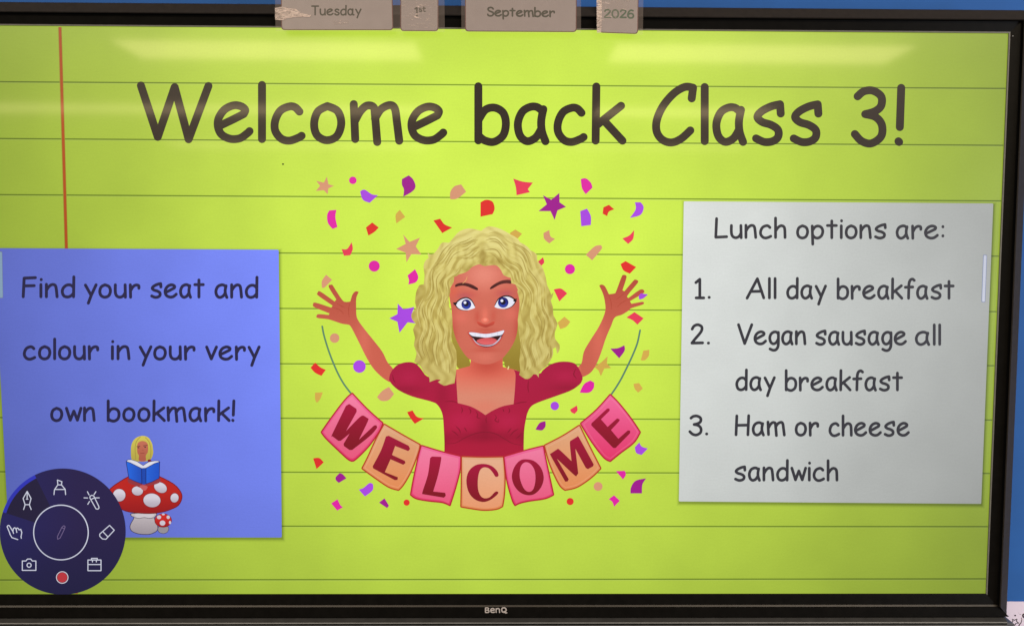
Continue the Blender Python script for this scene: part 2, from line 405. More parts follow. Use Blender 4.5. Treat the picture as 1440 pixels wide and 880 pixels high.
# ------------------------------------------------------------------ slide background on the lit panel
LIME = (214, 246, 82)
scr = art('screen', [([P_ for P_ in [(-60, -40), (-60, 900), (1500, 900), (1500, -40)]], LIME)], 0)
bpy.data.objects.remove(scr)
green = em(LIME, 700, 330)
scr = solid('screen', [(XL, 0, ZB), (XR, 0, ZB), (XR, 0, ZT), (XL, 0, ZT)], [(0, 1, 2, 3)], lit_panel(green, 'lime_slide'), disp)
line_m = lit_panel(tuple(c * k for c, k in zip(green, (.34, .40, .20))), 'ruled_line_green')
line_l = lit_panel(tuple(c * k for c, k in zip(green, (1.06, 1.03, 1.6))), 'ruled_line_light')
LINES = [(115, 124.3), (194.8, 204.2), (273.6, 282.3), (353.8, 359.9), (431.6, 437.8), (510, 513.7), (586.6, 590), (662.6, 665), (738.8, 739.7), (814.6, 813)]
for a, b in LINES:
    pa, pb = P(0, a), P(1390, b)
    zz = pa.z; z2 = pb.z; sl = (z2 - zz) / (pb.x - pa.x)
    za, zb = zz + sl * (XL - pa.x), zz + sl * (XR - pa.x)
    h = .0012; y = -STEP * 2
    solid('ruled_line', [(XL + .0005, y, za - h), (XR - .0005, y, zb - h), (XR - .0005, y, zb + h * .55), (XL + .0005, y, za + h * .55),
                         (XL + .0005, y, za - h * 2.0), (XR - .0005, y, zb - h * 2.0)], [(0, 1, 2, 3), (4, 5, 1, 0)], [line_m, line_l], scr, mi=[0, 1])
def margin(y):
    return 84.2 + (y - 38) * .0292
art('margin_line', [([(margin(38.5) - 2.6, 38.5), (margin(38.5) + 2.6, 38.5), (margin(834) + 2.4, 834), (margin(834) - 2.4, 834)], (150, 140, 50)),
                    ([(margin(38.5) - 1.7, 38.5), (margin(38.5) + 1.9, 38.5), (margin(834) + 1.9, 834), (margin(834) - 1.7, 834)], (176, 74, 26))], 3, scr)
art('dust_speck', [(ell(398, 231, 1.5, 1.2, n=10), (40, 60, 20))], 3, scr)
# soft shadows that the slide software draws round its panels
def soft_edge(name, quad, wd, off, level, parent):
    cx = sum(p[0] for p in quad) / 4; cy = sum(p[1] for p in quad) / 4
    VV = []; FF = []; CCl = []
    n = 0; rings = [(-3, .55), (0, .55), (wd * .35, .28), (wd * .7, .08), (wd, 0)]
    q = [(a + off[0], b + off[1]) for a, b in quad]
    for d, al in rings:
        for a, b in q:
            VV.append(P(a + (d if a > cx else -d), b + (d if b > cy else -d), -STEP * level)); CCl.append((.03, .06, .01, al))
    for r in range(len(rings) - 1):
        for i in range(4):
            j = (i + 1) % 4; FF.append((4 * r + i, 4 * r + j, 4 * r + 4 + j, 4 * r + 4 + i))
    me = bpy.data.meshes.new(name); me.from_pydata(VV, [], FF); me.materials.append(lit_panel(None, 'lit_artwork', True))
    at = me.attributes.new('artwork', 'FLOAT_COLOR', 'POINT'); at.data.foreach_set('color', [c for v in CCl for c in v])
    return obj(name, me, parent)

TXT = (44, 34, 30)
for t, x0, x1, y in (('Welcome', 192.5, 629, 194.6), ('back', 667, 881, 197.7), ('Class', 917, 1156.5, 198.6), ('3!', 1196.5, 1273, 199.8)):
    art('heading_word', [(word(t, x0, x1, y, 1.0, 11.3, slope=.0072 if t == 'Welcome' else .002, sub=7, nc=20, gap=17 if t != '3!' else 24), TXT)], 6, scr,
        label='dark handwritten style heading word "%s"' % t)

# ---- blue note on the left
bq = [(-9, 349), (391.8, 351.2), (396.2, 755.2), (12.6, 755)]
BLUE = (124, 140, 250)
bn = art('blue_note', [(rnd(bq, 2), (112, 128, 232))], 5, disp)
# one flat screen colour; the panel's own off-axis dimming shades it
bn.data.materials.clear(); bn.data.materials.append(lit_panel(em((121, 139, 252), 370, 400), 'periwinkle_note'))
soft_edge('note_shadow', bq, 5, (1.0, 2.0), 3.5, bn)
NAVY = (36, 34, 72)
for t, x0, x1, y in (('Find', 30.5, 106, 417.2), ('your', 118, 197.5, 417.5), ('seat', 210.5, 288, 417.6), ('and', 301.5, 363.5, 417.8),
                     ('colour', 32, 139.5, 504.2), ('in', 155.5, 183.5, 504.3), ('your', 195, 275, 504.5), ('very', 288.5, 366.5, 504.8),
                     ('own', 70.5, 134.5, 590.8), ('bookmark!', 150, 331, 591)):
    art('note_word', [(word(t, x0, x1, y, .362, 4.3, sub=4, nc=12, gap=17), NAVY)], 7, bn, label='dark navy note word "%s"' % t)

# ---- white note on the right
wq = [(961.6, 283.2), (1396.8, 286.2), (1379.8, 708), (954.6, 704.6)]
wn = art('white_note', [(rnd(wq, 1.5), (200, 205, 205))], 5, disp)
wn.data.materials.clear(); wn.data.materials.append(lit_panel(em((217, 221, 218), 1010, 400), 'pale_grey_note'))
soft_edge('note_shadow', wq, 5, (.8, 2.2), 3.5, wn)
INK = (50, 50, 58)
for t, x0, x1, y in (('Lunch', 1004.5, 1106, 334), ('options', 1119.5, 1247, 334.4), ('are:', 1259.5, 1328, 334.8),
                     ('1.', 976.5, 999.5, 418.8), ('All', 1048.5, 1092, 418.8), ('day', 1105.5, 1163, 419), ('breakfast', 1176.5, 1342.5, 419.3),
                     ('2.', 970.5, 998.5, 483), ('Vegan', 1036.5, 1134, 483.3), ('sausage', 1145.5, 1275.5, 483.8), ('all', 1286.5, 1323.5, 484),
                     ('day', 1034, 1091, 547.6), ('breakfast', 1103.5, 1270, 548),
                     ('3.', 968, 996, 610.5), ('Ham', 1033, 1105, 611), ('or', 1117.5, 1152, 611.3), ('cheese', 1165, 1279.5, 611.7),
                     ('sandwich', 1031.5, 1179, 674.6)):
    art('note_word', [(word(t, x0, x1, y, .358, 4.1, sub=4, nc=12, gap=17), INK)], 7, wn, label='dark grey note word "%s"' % t)
art('slide_handle', [(rnd([(1382.6, 358), (1388.2, 358.4), (1385.6, 425.4), (1380, 425)], 2), (125, 135, 170)),
                     (rnd([(1383.4, 358.9), (1387.4, 359.2), (1384.9, 424.5), (1380.9, 424.2)], 1.6), (196, 200, 216))], 9, scr)
art('slide_handle', [(rnd([(-6, 353), (3.4, 353.4), (4.6, 419.4), (-5, 419)], 2), (110, 120, 160)),
                     (rnd([(-5, 354), (2.6, 354.3), (3.8, 418.5), (-4, 418.2)], 1.6), (130, 158, 180))], 9, scr)

# ------------------------------------------------------------------ confetti
CP = {'P': (226, 34, 165), 'R': (226, 46, 44), 'V': (170, 72, 226), 'M': (160, 22, 142), 'T': (217, 152, 118), 'G': (214, 172, 78), 'K': (232, 58, 88)}
NM = {'P': 'hot pink', 'R': 'red', 'V': 'violet', 'M': 'dark magenta', 'T': 'tan', 'G': 'gold', 'K': 'rose red'}
H = zoomed(420, 235, 2.8235); D = zoomed(430, 370, 4.19); E_ = zoomed(740, 370, 4.19); F_ = zoomed(430, 540, 4.632); G_ = zoomed(680, 540, 4.632)
conf = [
 (H,'T*',[(112,38),(118,68),(140,75),(118,85),(115,108),(100,92),(68,95),(85,75),(70,55),(100,62)]),
 (H,'Po',(215,53,15)), (H,'V',[(262,90),(290,108),(315,112),(282,142),(255,130),(244,97)]),
 (H,'M',[(410,48),(437,33),(455,50),(464,78),(450,98),(415,118),(418,90),(410,70)]),
 (H,'T',[(602,128),(602,100),(618,77),(645,69),(665,98),(630,125)]),
 (H,'K',[(852,46),(890,58),(930,62),(910,88),(918,100),(865,112),(862,80)]),
 (H,'M*',[(1035,103),(1036,140),(1062,158),(1028,172),(1016,210),(1000,175),(952,175),(985,148),(970,112),(1003,130)]),
 (H,'P',[(1120,48),(1140,45),(1160,62),(1167,82),(1140,108),(1125,85)]),
 (H,'P',[(122,172),(150,170),(146,200),(154,238),(135,246),(116,222),(113,190)]),
 (H,'R',[(267,240),(292,220),(318,240),(300,258),(277,272)]), (H,'G',[(402,170),(423,198),(388,224),(385,190)]),
 (H,'R',[(535,212),(562,205),(580,228),(610,240),(570,262)]), (H,'R',[(722,140),(745,130),(770,138),(778,165),(770,187),(722,197)]),
 (H,'V',[(1118,175),(1145,165),(1160,195),(1160,230),(1122,235)]), (H,'R',[(1207,185),(1210,160),(1232,150),(1253,168),(1232,177),(1225,195)]),
 (H,'V',[(1335,140),(1358,140),(1370,160),(1357,190),(1315,202),(1338,168)]), (H,'T',[(972,262),(995,250),(1000,275),(1018,285),(995,303),(975,285)]),
 (H,'K',[(1332,250),(1328,285),(1308,305),(1285,283),(1312,272)]), (H,'T',[(1140,348),(1175,315),(1200,310),(1203,325),(1165,370)]),
 (H,'K',[(170,325),(192,325),(210,298),(215,325),(205,350),(180,352)]),
 (H,'T*',[(415,268),(440,297),(482,280),(465,315),(487,347),(448,345),(428,378),(425,340),(387,325),(425,305)]),
 (H,'Po',(300,393,22)), (H,'P',[(432,430),(462,405),(475,435),(465,457),(435,466),(438,450)]),
 (H,'G',[(838,262),(860,248),(887,265),(870,283),(850,278)]), (H,'K',[(950,375),(970,358),(975,378),(962,392),(952,388)]),
 (H,'Po',(1077,405,20)), (H,'R',[(1278,385),(1298,373),(1340,397),(1315,423),(1290,410)]),
 (D,'T',[(95,145),(95,105),(120,68),(155,98),(112,142)]),
 (D,'V*',[(542,238),(575,272),(640,258),(622,305),(655,355),(600,348),(552,410),(540,345),(492,325),(540,300)]),
 (D,'To',(170,441,28)), (D,'Vo',(316,608,37)), (D,'R',[(55,585),(85,612),(118,628),(92,663),(55,645),(28,615)]),
 (D,'G',[(55,762),(100,760),(85,800),(65,822),(55,800)]), (D,'T',[(490,728),(520,770),(488,806),(445,810),(420,788),(450,752)]),
 (E_,'K',[(162,155),(205,150),(242,178),(195,225)]), (E_,'G',[(185,350),(225,315),(260,345),(235,375),(200,388)]),
 (E_,'K',[(590,320),(638,288),(692,325),(655,362),(625,335)]), (E_,'M',[(495,503),(540,500),(578,483),(580,515),(548,560)]),
 (E_,'G*',[(480,548),(475,590),(500,617),(460,620),(440,665),(425,630),(400,610),(440,585)]),
 (E_,'G',[(690,515),(725,510),(722,545),(700,570),(675,572)]), (E_,'G',[(632,710),(665,705),(687,738),(660,762),(640,740)]),
 (E_,'P',[(315,762),(340,712),(378,690),(400,702),(398,735),(370,762)]), (E_,'Vo',(168,840,25)),
 (G_,'K',[(563,165),(608,138),(612,170),(592,193),(572,182)]),
 (F_,'R',[(660,182),(695,170),(725,212),(770,222),(710,258),(680,218)]), (F_,'R',[(48,482),(88,480),(117,508),(70,552)]),
 (F_,'M',[(195,605),(220,578),(240,585),(265,612),(215,642),(197,625)]), (F_,'V',[(345,685),(375,675),(415,643),(438,650),(435,690),(385,730)]),
 (F_,'P',[(165,775),(207,748),(225,785),(243,800),(205,822)]), (F_,'M',[(477,770),(513,742),(542,790),(530,806)]), (F_,'Ro',(657,770,20)),
 (G_,'M',[(338,295),(365,252),(403,240),(403,275),(380,300)]), (G_,'V',[(985,410),(1015,378),(1030,405),(1070,418),(1030,460),(995,447)]),
 (G_,'P',[(862,565),(920,563),(927,590),(908,620),(885,592)]), (G_,'To',(746,665,29)),
 (G_,'M',[(957,710),(960,672),(990,628),(1060,612),(1035,652),(1032,710)]), (G_,'P',[(815,748),(850,722),(888,758),(850,797),(838,765)]), (G_,'Ro',(564,763,23)),
]
def halo(pts, d=.9):
    cx = sum(p[0] for p in pts) / len(pts); cy = sum(p[1] for p in pts) / len(pts)
    return [(cx + (a - cx) * (1 + d / max(math.dist((a, b), (cx, cy)), 1)), cy + (b - cy) * (1 + d / max(math.dist((a, b), (cx, cy)), 1))) for a, b in pts]
for zf, k, q in conf:
    if k.endswith('o'):
        (c0,) = zf([q[:2]]); s = {H: 2.8235, D: 4.19, E_: 4.19, F_: 4.632, G_: 4.632}[zf]; pts = ell(c0[0], c0[1], q[2] / s); kind = 'confetti_disc'
    elif k.endswith('*'): pts = rnd(zf(q), .4); kind = 'confetti_star'
    else: pts = smart(zf(q), 58, .3); kind = 'confetti_piece'
    art(kind, [(pts, CP[k[0]])], 4, disp, label='%s piece of drawn confetti' % NM[k[0]] if kind == 'confetti_piece' else '%s drawn confetti %s' % (NM[k[0]], kind[9:]))

# ------------------------------------------------------------------ bunting
def cards():
    pink = lambda y0, y1: (lambda x, y: mix((240, 108, 158), (226, 52, 104), (y - y0) / (y1 - y0)))
    peach = lambda y0, y1: (lambda x, y: mix((226, 172, 132), (226, 138, 84), (y - y0) / (y1 - y0)))
    o = 1158
    def sh(pts): return [(x + o, y) for x, y in pts]
    L = [
     ('W', [(303,58),(400,160),(503,252),(480,305),(410,405),(325,490),(297,500),(270,485),(200,420),(130,352),(100,312),(150,240),(220,145),(270,85)],
      [(172,325),(262,140),(283,128),(330,160),(332,178),(262,305),(350,215),(377,204),(405,222),(405,240),(347,360),(445,268),(460,266),(466,282),(420,335),(302,428),(285,428),(248,402),(246,388),(285,322),(228,368),(212,368),(172,338)], 0),
     ('E', [(510,258),(630,328),(745,392),(735,440),(690,560),(640,650),(605,690),(540,670),(450,610),(365,548),(400,480),(460,350)],
      [(540,335),(670,400),(680,420),(668,435),(582,402),(562,460),(645,498),(650,512),(635,524),(552,488),(515,572),(600,605),(598,622),(580,624),(440,548),(435,535),(490,430),(522,340)], 1),
     ('L', [(752,397),(880,436),(1010,468),(1005,560),(975,680),(940,790),(890,770),(800,760),(720,745),(682,720),(700,620),(730,480)],
      [(822,470),(880,472),(882,490),(862,590),(830,698),(908,706),(912,725),(900,738),(762,715),(760,700),(795,590),(810,480)], 0),
     ('C', [(1014,470),(1150,474),(1288,472),(1298,600),(1294,720),(1282,796),(1240,814),(1160,820),(1080,810),(1010,798),(1013,640)],
      [(1158,518),(1208,530),(1243,560),(1256,590),(1248,602),(1234,600),(1218,575),(1193,548),(1160,541),(1135,560),(1122,610),(1122,680),(1138,725),(1165,742),(1198,735),(1228,705),(1243,697),(1255,705),(1240,725),(1198,755),(1150,766),(1095,745),(1058,695),(1046,625),(1062,565),(1105,527)], 1),
     ('O', sh([(132,470),(270,430),(390,400),(405,480),(435,620),(457,720),(400,745),(300,760),(235,775),(205,790),(185,750),(150,620)]),
      sh([(275,488),(330,500),(375,545),(392,610),(375,670),(335,712),(290,722),(240,705),(200,660),(184,600),(200,540),(235,498)]), 0),
     ('M', sh([(395,397),(515,335),(625,265),(690,400),(765,548),(700,610),(610,670),(530,690),(490,650),(430,520)]),
      sh([(436,452),(482,421),(497,428),(573,500),(562,385),(570,366),(612,340),(625,352),(718,522),(712,535),(680,552),(666,545),(598,420),(617,580),(606,595),(590,590),(478,485),(555,618),(548,632),(532,634),(440,470)]), 1),
     ('E', sh([(630,255),(735,165),(825,65),(880,120),(960,220),(1022,312),(980,380),(890,450),(825,503),(780,475),(700,370)]),
      sh([(702,255),(805,158),(820,158),(822,172),(765,228),(808,278),(870,222),(885,228),(882,242),(830,298),(878,355),(940,300),(955,302),(955,318),(860,415),(845,415),(702,268)]), 0),
    ]
    for i, (ch, card, let, tan) in enumerate(L):
        pc = smart(F_(card), 30, 1.2); ys = [p[1] for p in pc]; fn = (peach if tan else pink)(min(ys), max(ys))
        oc = (184, 62, 38) if tan else (182, 30, 52)
        inner = [(a, b) for a, b in pc]
        ic = [(sum(p[0] for p in pc) / len(pc) + (a - sum(p[0] for p in pc) / len(pc)) * .90, sum(ys) / len(ys) + (b - sum(ys) / len(ys)) * .90) for a, b in pc]
        glow = (lambda f, c: (lambda x, y: mix(f(x, y), (255, 205, 195), .22)))(fn, 0)
        co = art('bunting_card', [(pc, fn, 5), (stroke(ic, 1.0, True, nc=6), glow), (stroke(pc, 1.9, True, nc=8), oc)], 20, disp,
                 label=('peach' if tan else 'pink') + ' bunting card printed "%s"' % ch)
        lf = lambda x, y, a=min(ys), b=max(ys): mix((176, 0, 66), (120, 0, 26), (y - a) / (b - a))
        if ch == 'O':
            hole = cat(F_(sh([(270,508),(305,518),(332,560),(338,620),(325,680),(298,700),(268,685),(245,640),(235,590),(243,535)])), True)
            art('letter', [([cat(F_(let), True)], lf, 5, [hole])], 22, co)
        elif ch == 'C': art('letter', [(cat(F_(let), True, 3), lf, 5)], 22, co)
        else: art('letter', [(smart(F_(let), 34, .5), lf, 5)], 22, co)
cards()
art('bunting_string', [(stroke(cat(D([(97,372),(106,420),(128,495),(155,570),(190,650),(225,712),(265,765)])), 2.5, nc=8), (96, 138, 104))], 19, disp)
art('bunting_string', [(stroke(cat(E_([(671,395),(655,470),(630,535),(600,600),(560,680),(530,730),(503,770)])), 2.5, nc=8), (92, 132, 108))], 19, disp)

# ------------------------------------------------------------------ cartoon woman
B = zoomed(560, 400, 6); A = zoomed(560, 300, 6); Cz = zoomed(540, 500, 4.966)
armL = D([(530,640),(500,690),(492,700),(450,672),(400,622),(360,560),(320,480),(285,410),(264,372),(250,362),(215,357),(170,342),(130,330),(70,323),(62,312),(75,300),(135,305),(140,296),(52,260),(42,245),(56,232),(150,262),(158,250),(72,190),(70,173),(86,167),(170,226),(180,214),(137,145),(138,128),(156,126),(213,214),(235,228),(262,226),(275,185),(293,166),(312,170),(298,205),(297,260),(302,322),(340,380),(400,455),(450,520),(480,580),(505,610)])
armR = E_([(330,672),(375,648),(410,602),(440,530),(470,440),(500,370),(522,320),(565,303),(605,278),(620,265),(688,243),(692,230),(680,228),(620,239),(611,224),(688,178),(696,163),(684,154),(660,162),(603,205),(597,190),(656,118),(657,102),(643,97),(630,105),(578,166),(567,160),(591,85),(584,70),(570,70),(560,85),(530,165),(520,178),(487,183),(465,138),(445,126),(430,132),(450,175),(462,220),(465,285),(430,370),(380,450),(340,520),(325,590),(290,620)])
chest = Cz([(490,100),(600,72),(620,-60),(825,-60),(830,78),(925,100),(935,140),(930,355),(715,440),(500,350),(485,220)])
def skin(x, y):
    if x < 565 or x > 815:
        base = (200, 88, 68); t = max(0, min(1, (y - 385) / 80)); c = mix((178, 74, 56), (206, 98, 80), t)
        if x < 565: c = mix(c, (230, 120, 100), .5 * blob(x, y, 512, 480, 9, 40))
        else: c = mix(c, (232, 116, 96), .5 * blob(x, y, 842, 480, 9, 40))
        return c
    c = mix((226, 112, 92), (217, 136, 112), (y - 525) / 32)
    c = mix(c, (196, 76, 62), .9 * blob(x, y, 685, 512, 28, 17)); c = mix(c, (226, 120, 98), .5 * blob(x, y, 682, 572, 25, 10))
    return c
wom = art('cartoon_woman', [([smart(armL, 62, .3, 4), smart(armR, 62, .3, 4), chest], skin, 4)], 10, disp,
          label='drawn woman with curly blonde hair and crimson top raising both open hands')
# finger creases and palm shading lines
art('back_hair', [(cat(B([(440,300),(470,250),(1020,250),(1040,400),(1045,560),(1040,730),(960,722),(900,690),(870,640),(620,620),(610,680),(560,708),(500,700),(480,600),(450,450)]), True, 3),
                   lambda x, y: mix((168, 148, 58), (150, 128, 44), (y - 470) / 45), 5)], 8, wom)
dress = [(35,170),(45,122),(88,68),(150,46),(210,50),(250,82),(290,135),(330,150),(400,140),(505,95),(505,160),(508,220),(515,330),(600,352),(660,382),(708,414),(760,382),(830,352),(905,338),(915,220),(918,130),(905,98),(960,112),(1080,125),(1110,100),(1160,62),(1230,42),(1310,46),(1350,72),(1385,145),(1380,182),(1355,210),(1300,245),(1200,282),(1080,325),(1030,352),(1005,392),(990,450),(978,540),(975,720),(420,720),(422,620),(418,520),(408,410),(375,345),(330,320),(200,285),(110,245),(60,205)]
def dcol(x, y):
    c = mix((172, 22, 66), (176, 20, 58), (y - 510) / 120)
    for bx, by, rx, ry, k in ((650, 592, 22, 14, .5), (715, 592, 20, 12, .45), (575, 530, 14, 10, .4), (795, 528, 18, 8, .4)):
        c = mix(c, (198, 34, 84), k * blob(x, y, bx, by, rx, ry))
    for bx, by, rx, ry, k in ((682, 600, 9, 14, .5), (621, 620, 10, 10, .5), (740, 615, 10, 12, .5), (680, 614, 60, 7, .45), (568, 548, 26, 5, .35), (800, 545, 24, 5, .35), (622, 555, 10, 22, .3)):
        c = mix(c, (126, 8, 40), k * blob(x, y, bx, by, rx, ry))
    return c
folds = []
for q in ([(425,320),(480,318),(515,330)], [(905,338),(960,325),(1000,322)], [(440,612),(500,608),(560,575),(630,545),(705,532),(780,545),(850,585),(900,612),(965,625)],
          [(540,355),(548,380),(540,400)], [(590,362),(606,385),(600,405)], [(640,385),(655,410),(650,430),(680,440)], [(770,410),(785,430),(775,450),(800,462),(800,440)], [(715,425),(712,450),(718,470)],
          [(830,370),(838,392)], [(870,360),(878,385),(868,400)], [(470,520),(500,540),(520,560)], [(500,490),(525,515),(535,540)], [(880,560),(905,530),(940,510)], [(860,540),(890,505)], [(920,580),(945,560),(962,540)],
          [(1010,170),(1005,220),(1012,260)], [(560,500),(580,530)], [(1340,90),(1325,130),(1345,160)], [(60,130),(66,165),(80,190)]):
    folds += stroke(cat(Cz(q), sub=4), 1.5, taper=lambda t: .25 + .75 * math.sin(math.pi * t), nc=6)
art('crimson_top', [(smart(Cz(dress), 46, .6), dcol, 5), (folds, (140, 10, 46))], 12, wom)
face = cat(B([(430,0),(432,110),(448,200),(456,300),(466,390),(500,490),(560,588),(610,635),(670,664),(740,673),(800,664),(860,635),(905,595),(965,510),(1000,420),(1012,310),(1024,200),(1030,60),(1020,-30),(990,-90),(900,-160),(720,-185),(560,-160),(460,-100)]), True, 3)
def fcol(x, y):
    c = (207, 105, 87)
    c = mix(c, (232, 138, 120), .95 * blob(x, y, 680, 386, 28, 22))
    c = mix(c, (204, 84, 74), .6 * blob(x, y, 657, 414, 14, 6)); c = mix(c, (204, 84, 76), .6 * blob(x, y, 710, 412, 14, 6))
    c = mix(c, (170, 84, 108), .45 * blob(x, y, 652, 416, 10, 4)); c = mix(c, (170, 84, 108), .45 * blob(x, y, 712, 413, 10, 4))
    c = mix(c, (226, 100, 76), .6 * blob(x, y, 637, 410, 8, 10))
    c = mix(c, (190, 72, 60), .55 * blob(x, y, 637, 470, 6, 34)); c = mix(c, (190, 66, 56), .6 * blob(x, y, 729, 462, 6, 36))
    c = mix(c, (228, 114, 98), .7 * blob(x, y, 648, 446, 11, 9)); c = mix(c, (228, 114, 98), .7 * blob(x, y, 718, 442, 11, 9))
    c = mix(c, (236, 120, 100), .8 * blob(x, y, 682, 443, 4, 10)); c = mix(c, (196, 72, 58), .55 * blob(x, y, 671, 445, 3.5, 8)); c = mix(c, (200, 74, 60), .4 * blob(x, y, 694, 444, 3.5, 8))
    c = mix(c, (188, 74, 60), .55 * blob(x, y, 684, 464, 14, 3)); c = mix(c, (220, 116, 98), .9 * blob(x, y, 684, 501, 15, 8)); c = mix(c, (192, 70, 56), .6 * blob(x, y, 684, 492, 17, 2.5))
    return c
fc = art('face', [(face, fcol, 3)], 14, wom)
art('nose', [(cat(B([(663,314),(690,318),(712,330),(738,336),(765,330),(790,316),(814,312),(804,338),(778,350),(740,362),(700,352),(676,338)]), True, 3), lambda x, y: mix((206, 78, 62), (172, 62, 52), (y - 453) / 7), 2),
             (ell(682, 450, 5.2, 3.6), (234, 118, 98)), (ell(682.3, 449.4, 2.6, 2.2), (246, 144, 122))], 15, wom)
def eye(white, iris, r, lash, corner):
    ix, iy = iris
    L = [(cat(B(white), True, 4), (232, 232, 246)), (cat(B(white), True, 4)[:], lambda x, y: mix((206, 206, 232), (240, 240, 250), .8), 3),
         (ell(ix, iy, r), (30, 32, 104)), (ell(ix, iy + .5, r * .86), lambda x, y: mix((28, 36, 122), (48, 70, 178), (y - iy) / r + .2), 2),
         (ell(ix - .2, iy - .5, r * .50), (18, 16, 44)), (ell(ix - 1.8, iy - 2.4, 2.0), (236, 238, 250)),
         (stroke(cat(B(lash)), 1.9, taper=lambda t: .35 + .65 * math.sin(math.pi * min(1, t * 1.1)), nc=8), (28, 16, 30)),
         (rnd(B(corner), .3), (28, 16, 30))]
    art('eye', L, 15, wom)
eye([(486,168),(508,138),(540,120),(580,114),(615,132),(634,160),(650,192),(620,208),(580,217),(535,212),(505,198)], (655.7, 427.8), 6.9,
    [(648,188),(634,158),(614,130),(580,112),(540,118),(508,136),(484,165),(500,196),(535,214),(585,219)], [(490,150),(458,152),(470,163),(462,170),(482,174),(500,160)])
eye([(812,186),(828,150),(848,122),(890,104),(930,104),(962,118),(984,140),(970,170),(940,192),(900,204),(850,202)], (707.6, 425.2), 7.4,
    [(814,180),(830,146),(850,118),(890,99),(930,98),(965,112),(990,138),(972,172),(940,196),(900,208)], [(975,122),(1006,120),(996,132),(1002,140),(984,146),(970,140)])
for q in ([(480,606),(500,592),(535,585),(580,588),(620,600),(650,616),(672,632),(670,647),(650,644),(615,630),(580,616),(540,610),(500,616),(484,622)],
          [(773,632),(790,612),(830,586),(870,568),(910,561),(946,563),(953,580),(950,594),(915,590),(870,597),(835,612),(800,632),(778,640)]):
    art('eyebrow', [(cat(A(q), True, 3), lambda x, y: mix((96, 44, 40), (66, 26, 30), (y - 394) / 12), 3)], 15, wom)
art('mouth', [(cat(B([(584,402),(620,392),(670,402),(720,404),(760,404),(820,396),(870,386),(898,386),(890,420),(868,470),(835,510),(790,536),(740,546),(690,534),(650,508),(615,462),(596,430)]), True, 3), lambda x, y: mix((196, 76, 66), (206, 88, 78), (y - 465) / 24), 3),
              (cat(B([(598,408),(660,410),(740,418),(820,408),(890,390),(880,425),(855,470),(820,505),(785,522),(740,528),(700,520),(665,495),(630,455),(606,428)]), True, 3), (48, 12, 22)),
              (cat(B([(660,478),(690,458),(740,450),(790,450),(825,462),(835,480),(800,500),(750,508),(700,502)]), True, 3), lambda x, y: mix((212, 84, 88), (230, 104, 108), (y - 476) / 8), 2),
              (cat(B([(628,448),(640,462),(668,492),(705,508),(750,512),(800,502),(838,470),(862,440),(870,434),(858,464),(822,500),(785,516),(748,521),(700,514),(662,497),(638,468)]), True, 3), (206, 190, 208)),
              (cat(B([(596,405),(640,404),(690,412),(740,416),(800,408),(850,396),(893,386),(886,410),(868,426),(820,434),(775,444),(735,448),(690,442),(650,438),(618,430)]), True, 3), (232, 232, 246)),
              ([s_ for xx, a0, a1 in ((648,408,434), (690,414,440), (740,418,445), (790,412,440), (838,402,430)) for s_ in stroke(B([(xx, a0), (xx + 1, a1)]), .5, nc=6)], (196, 192, 220))], 15, wom)
art('earring', [(stroke(B([(932,692),(926,712)]), 1.6, nc=6), (236, 226, 150))], 13, wom)
# hair: outline, soft tone field and waved locks
hair = (A([(700,148),(730,125),(765,110),(830,120),(900,150),(950,180),(1010,215),(1060,290),(1130,318),(1170,350),(1174,400),(1215,450),(1245,540),(1255,600),(1280,655)])
        + B([(1290,88),(1310,66),(1300,110),(1288,135),(1305,190),(1310,260),(1345,330),(1322,400),(1325,460),(1362,508),(1358,560),(1340,582),(1330,530),(1306,540),(1300,610),(1250,690),(1192,735),(1186,785),(1165,758),(1140,757),(1110,790),(1070,795),(1020,760),(1030,720),(1022,640),(1034,520),(1020,430),(1008,300),(1022,200),(1022,130),(1005,60)])
        + A([(1012,650),(990,600),(955,590),(950,545),(890,522),(868,480),(830,440),(780,438),(725,445),(690,430),(655,438),(620,455),(590,485),(550,505),(490,520),(470,530),(468,580),(430,645),(422,700),(430,760)])
        + B([(428,180),(455,260),(456,330),(450,400),(452,480),(490,560),(492,700),(475,832),(430,842),(385,852),(335,822),(358,805),(325,800),(265,822),(258,775),(215,742),(190,690),(135,650),(155,580),(132,510),(142,450),(125,380),(150,330),(120,300),(110,250),(150,200),(142,150),(150,70),(165,30)])
        + A([(180,605),(215,598),(222,520),(213,450),(228,400),(256,378),(248,330),(262,345),(300,340),(340,290),(355,262),(380,245),(430,250),(470,200),(520,150),(590,128),(650,135)]))
GL = [[(677,324),(657,325),(630,342),(606,365),(598,395),(588,425),(586,455),(584,485),(588,508),(606,532)],
      [(677,360),(664,369),(650,380),(637,395),(632,412),(631,440),(634,470),(639,500),(637,536)]]
GR = [[(679,324),(700,321),(728,334),(752,360),(764,390),(774,425),(779,455),(780,480),(774,505),(757,524)],
      [(679,360),(698,364),(713,388),(723,400),(732,420),(731,450),(731,475),(732,505),(736,528)]]
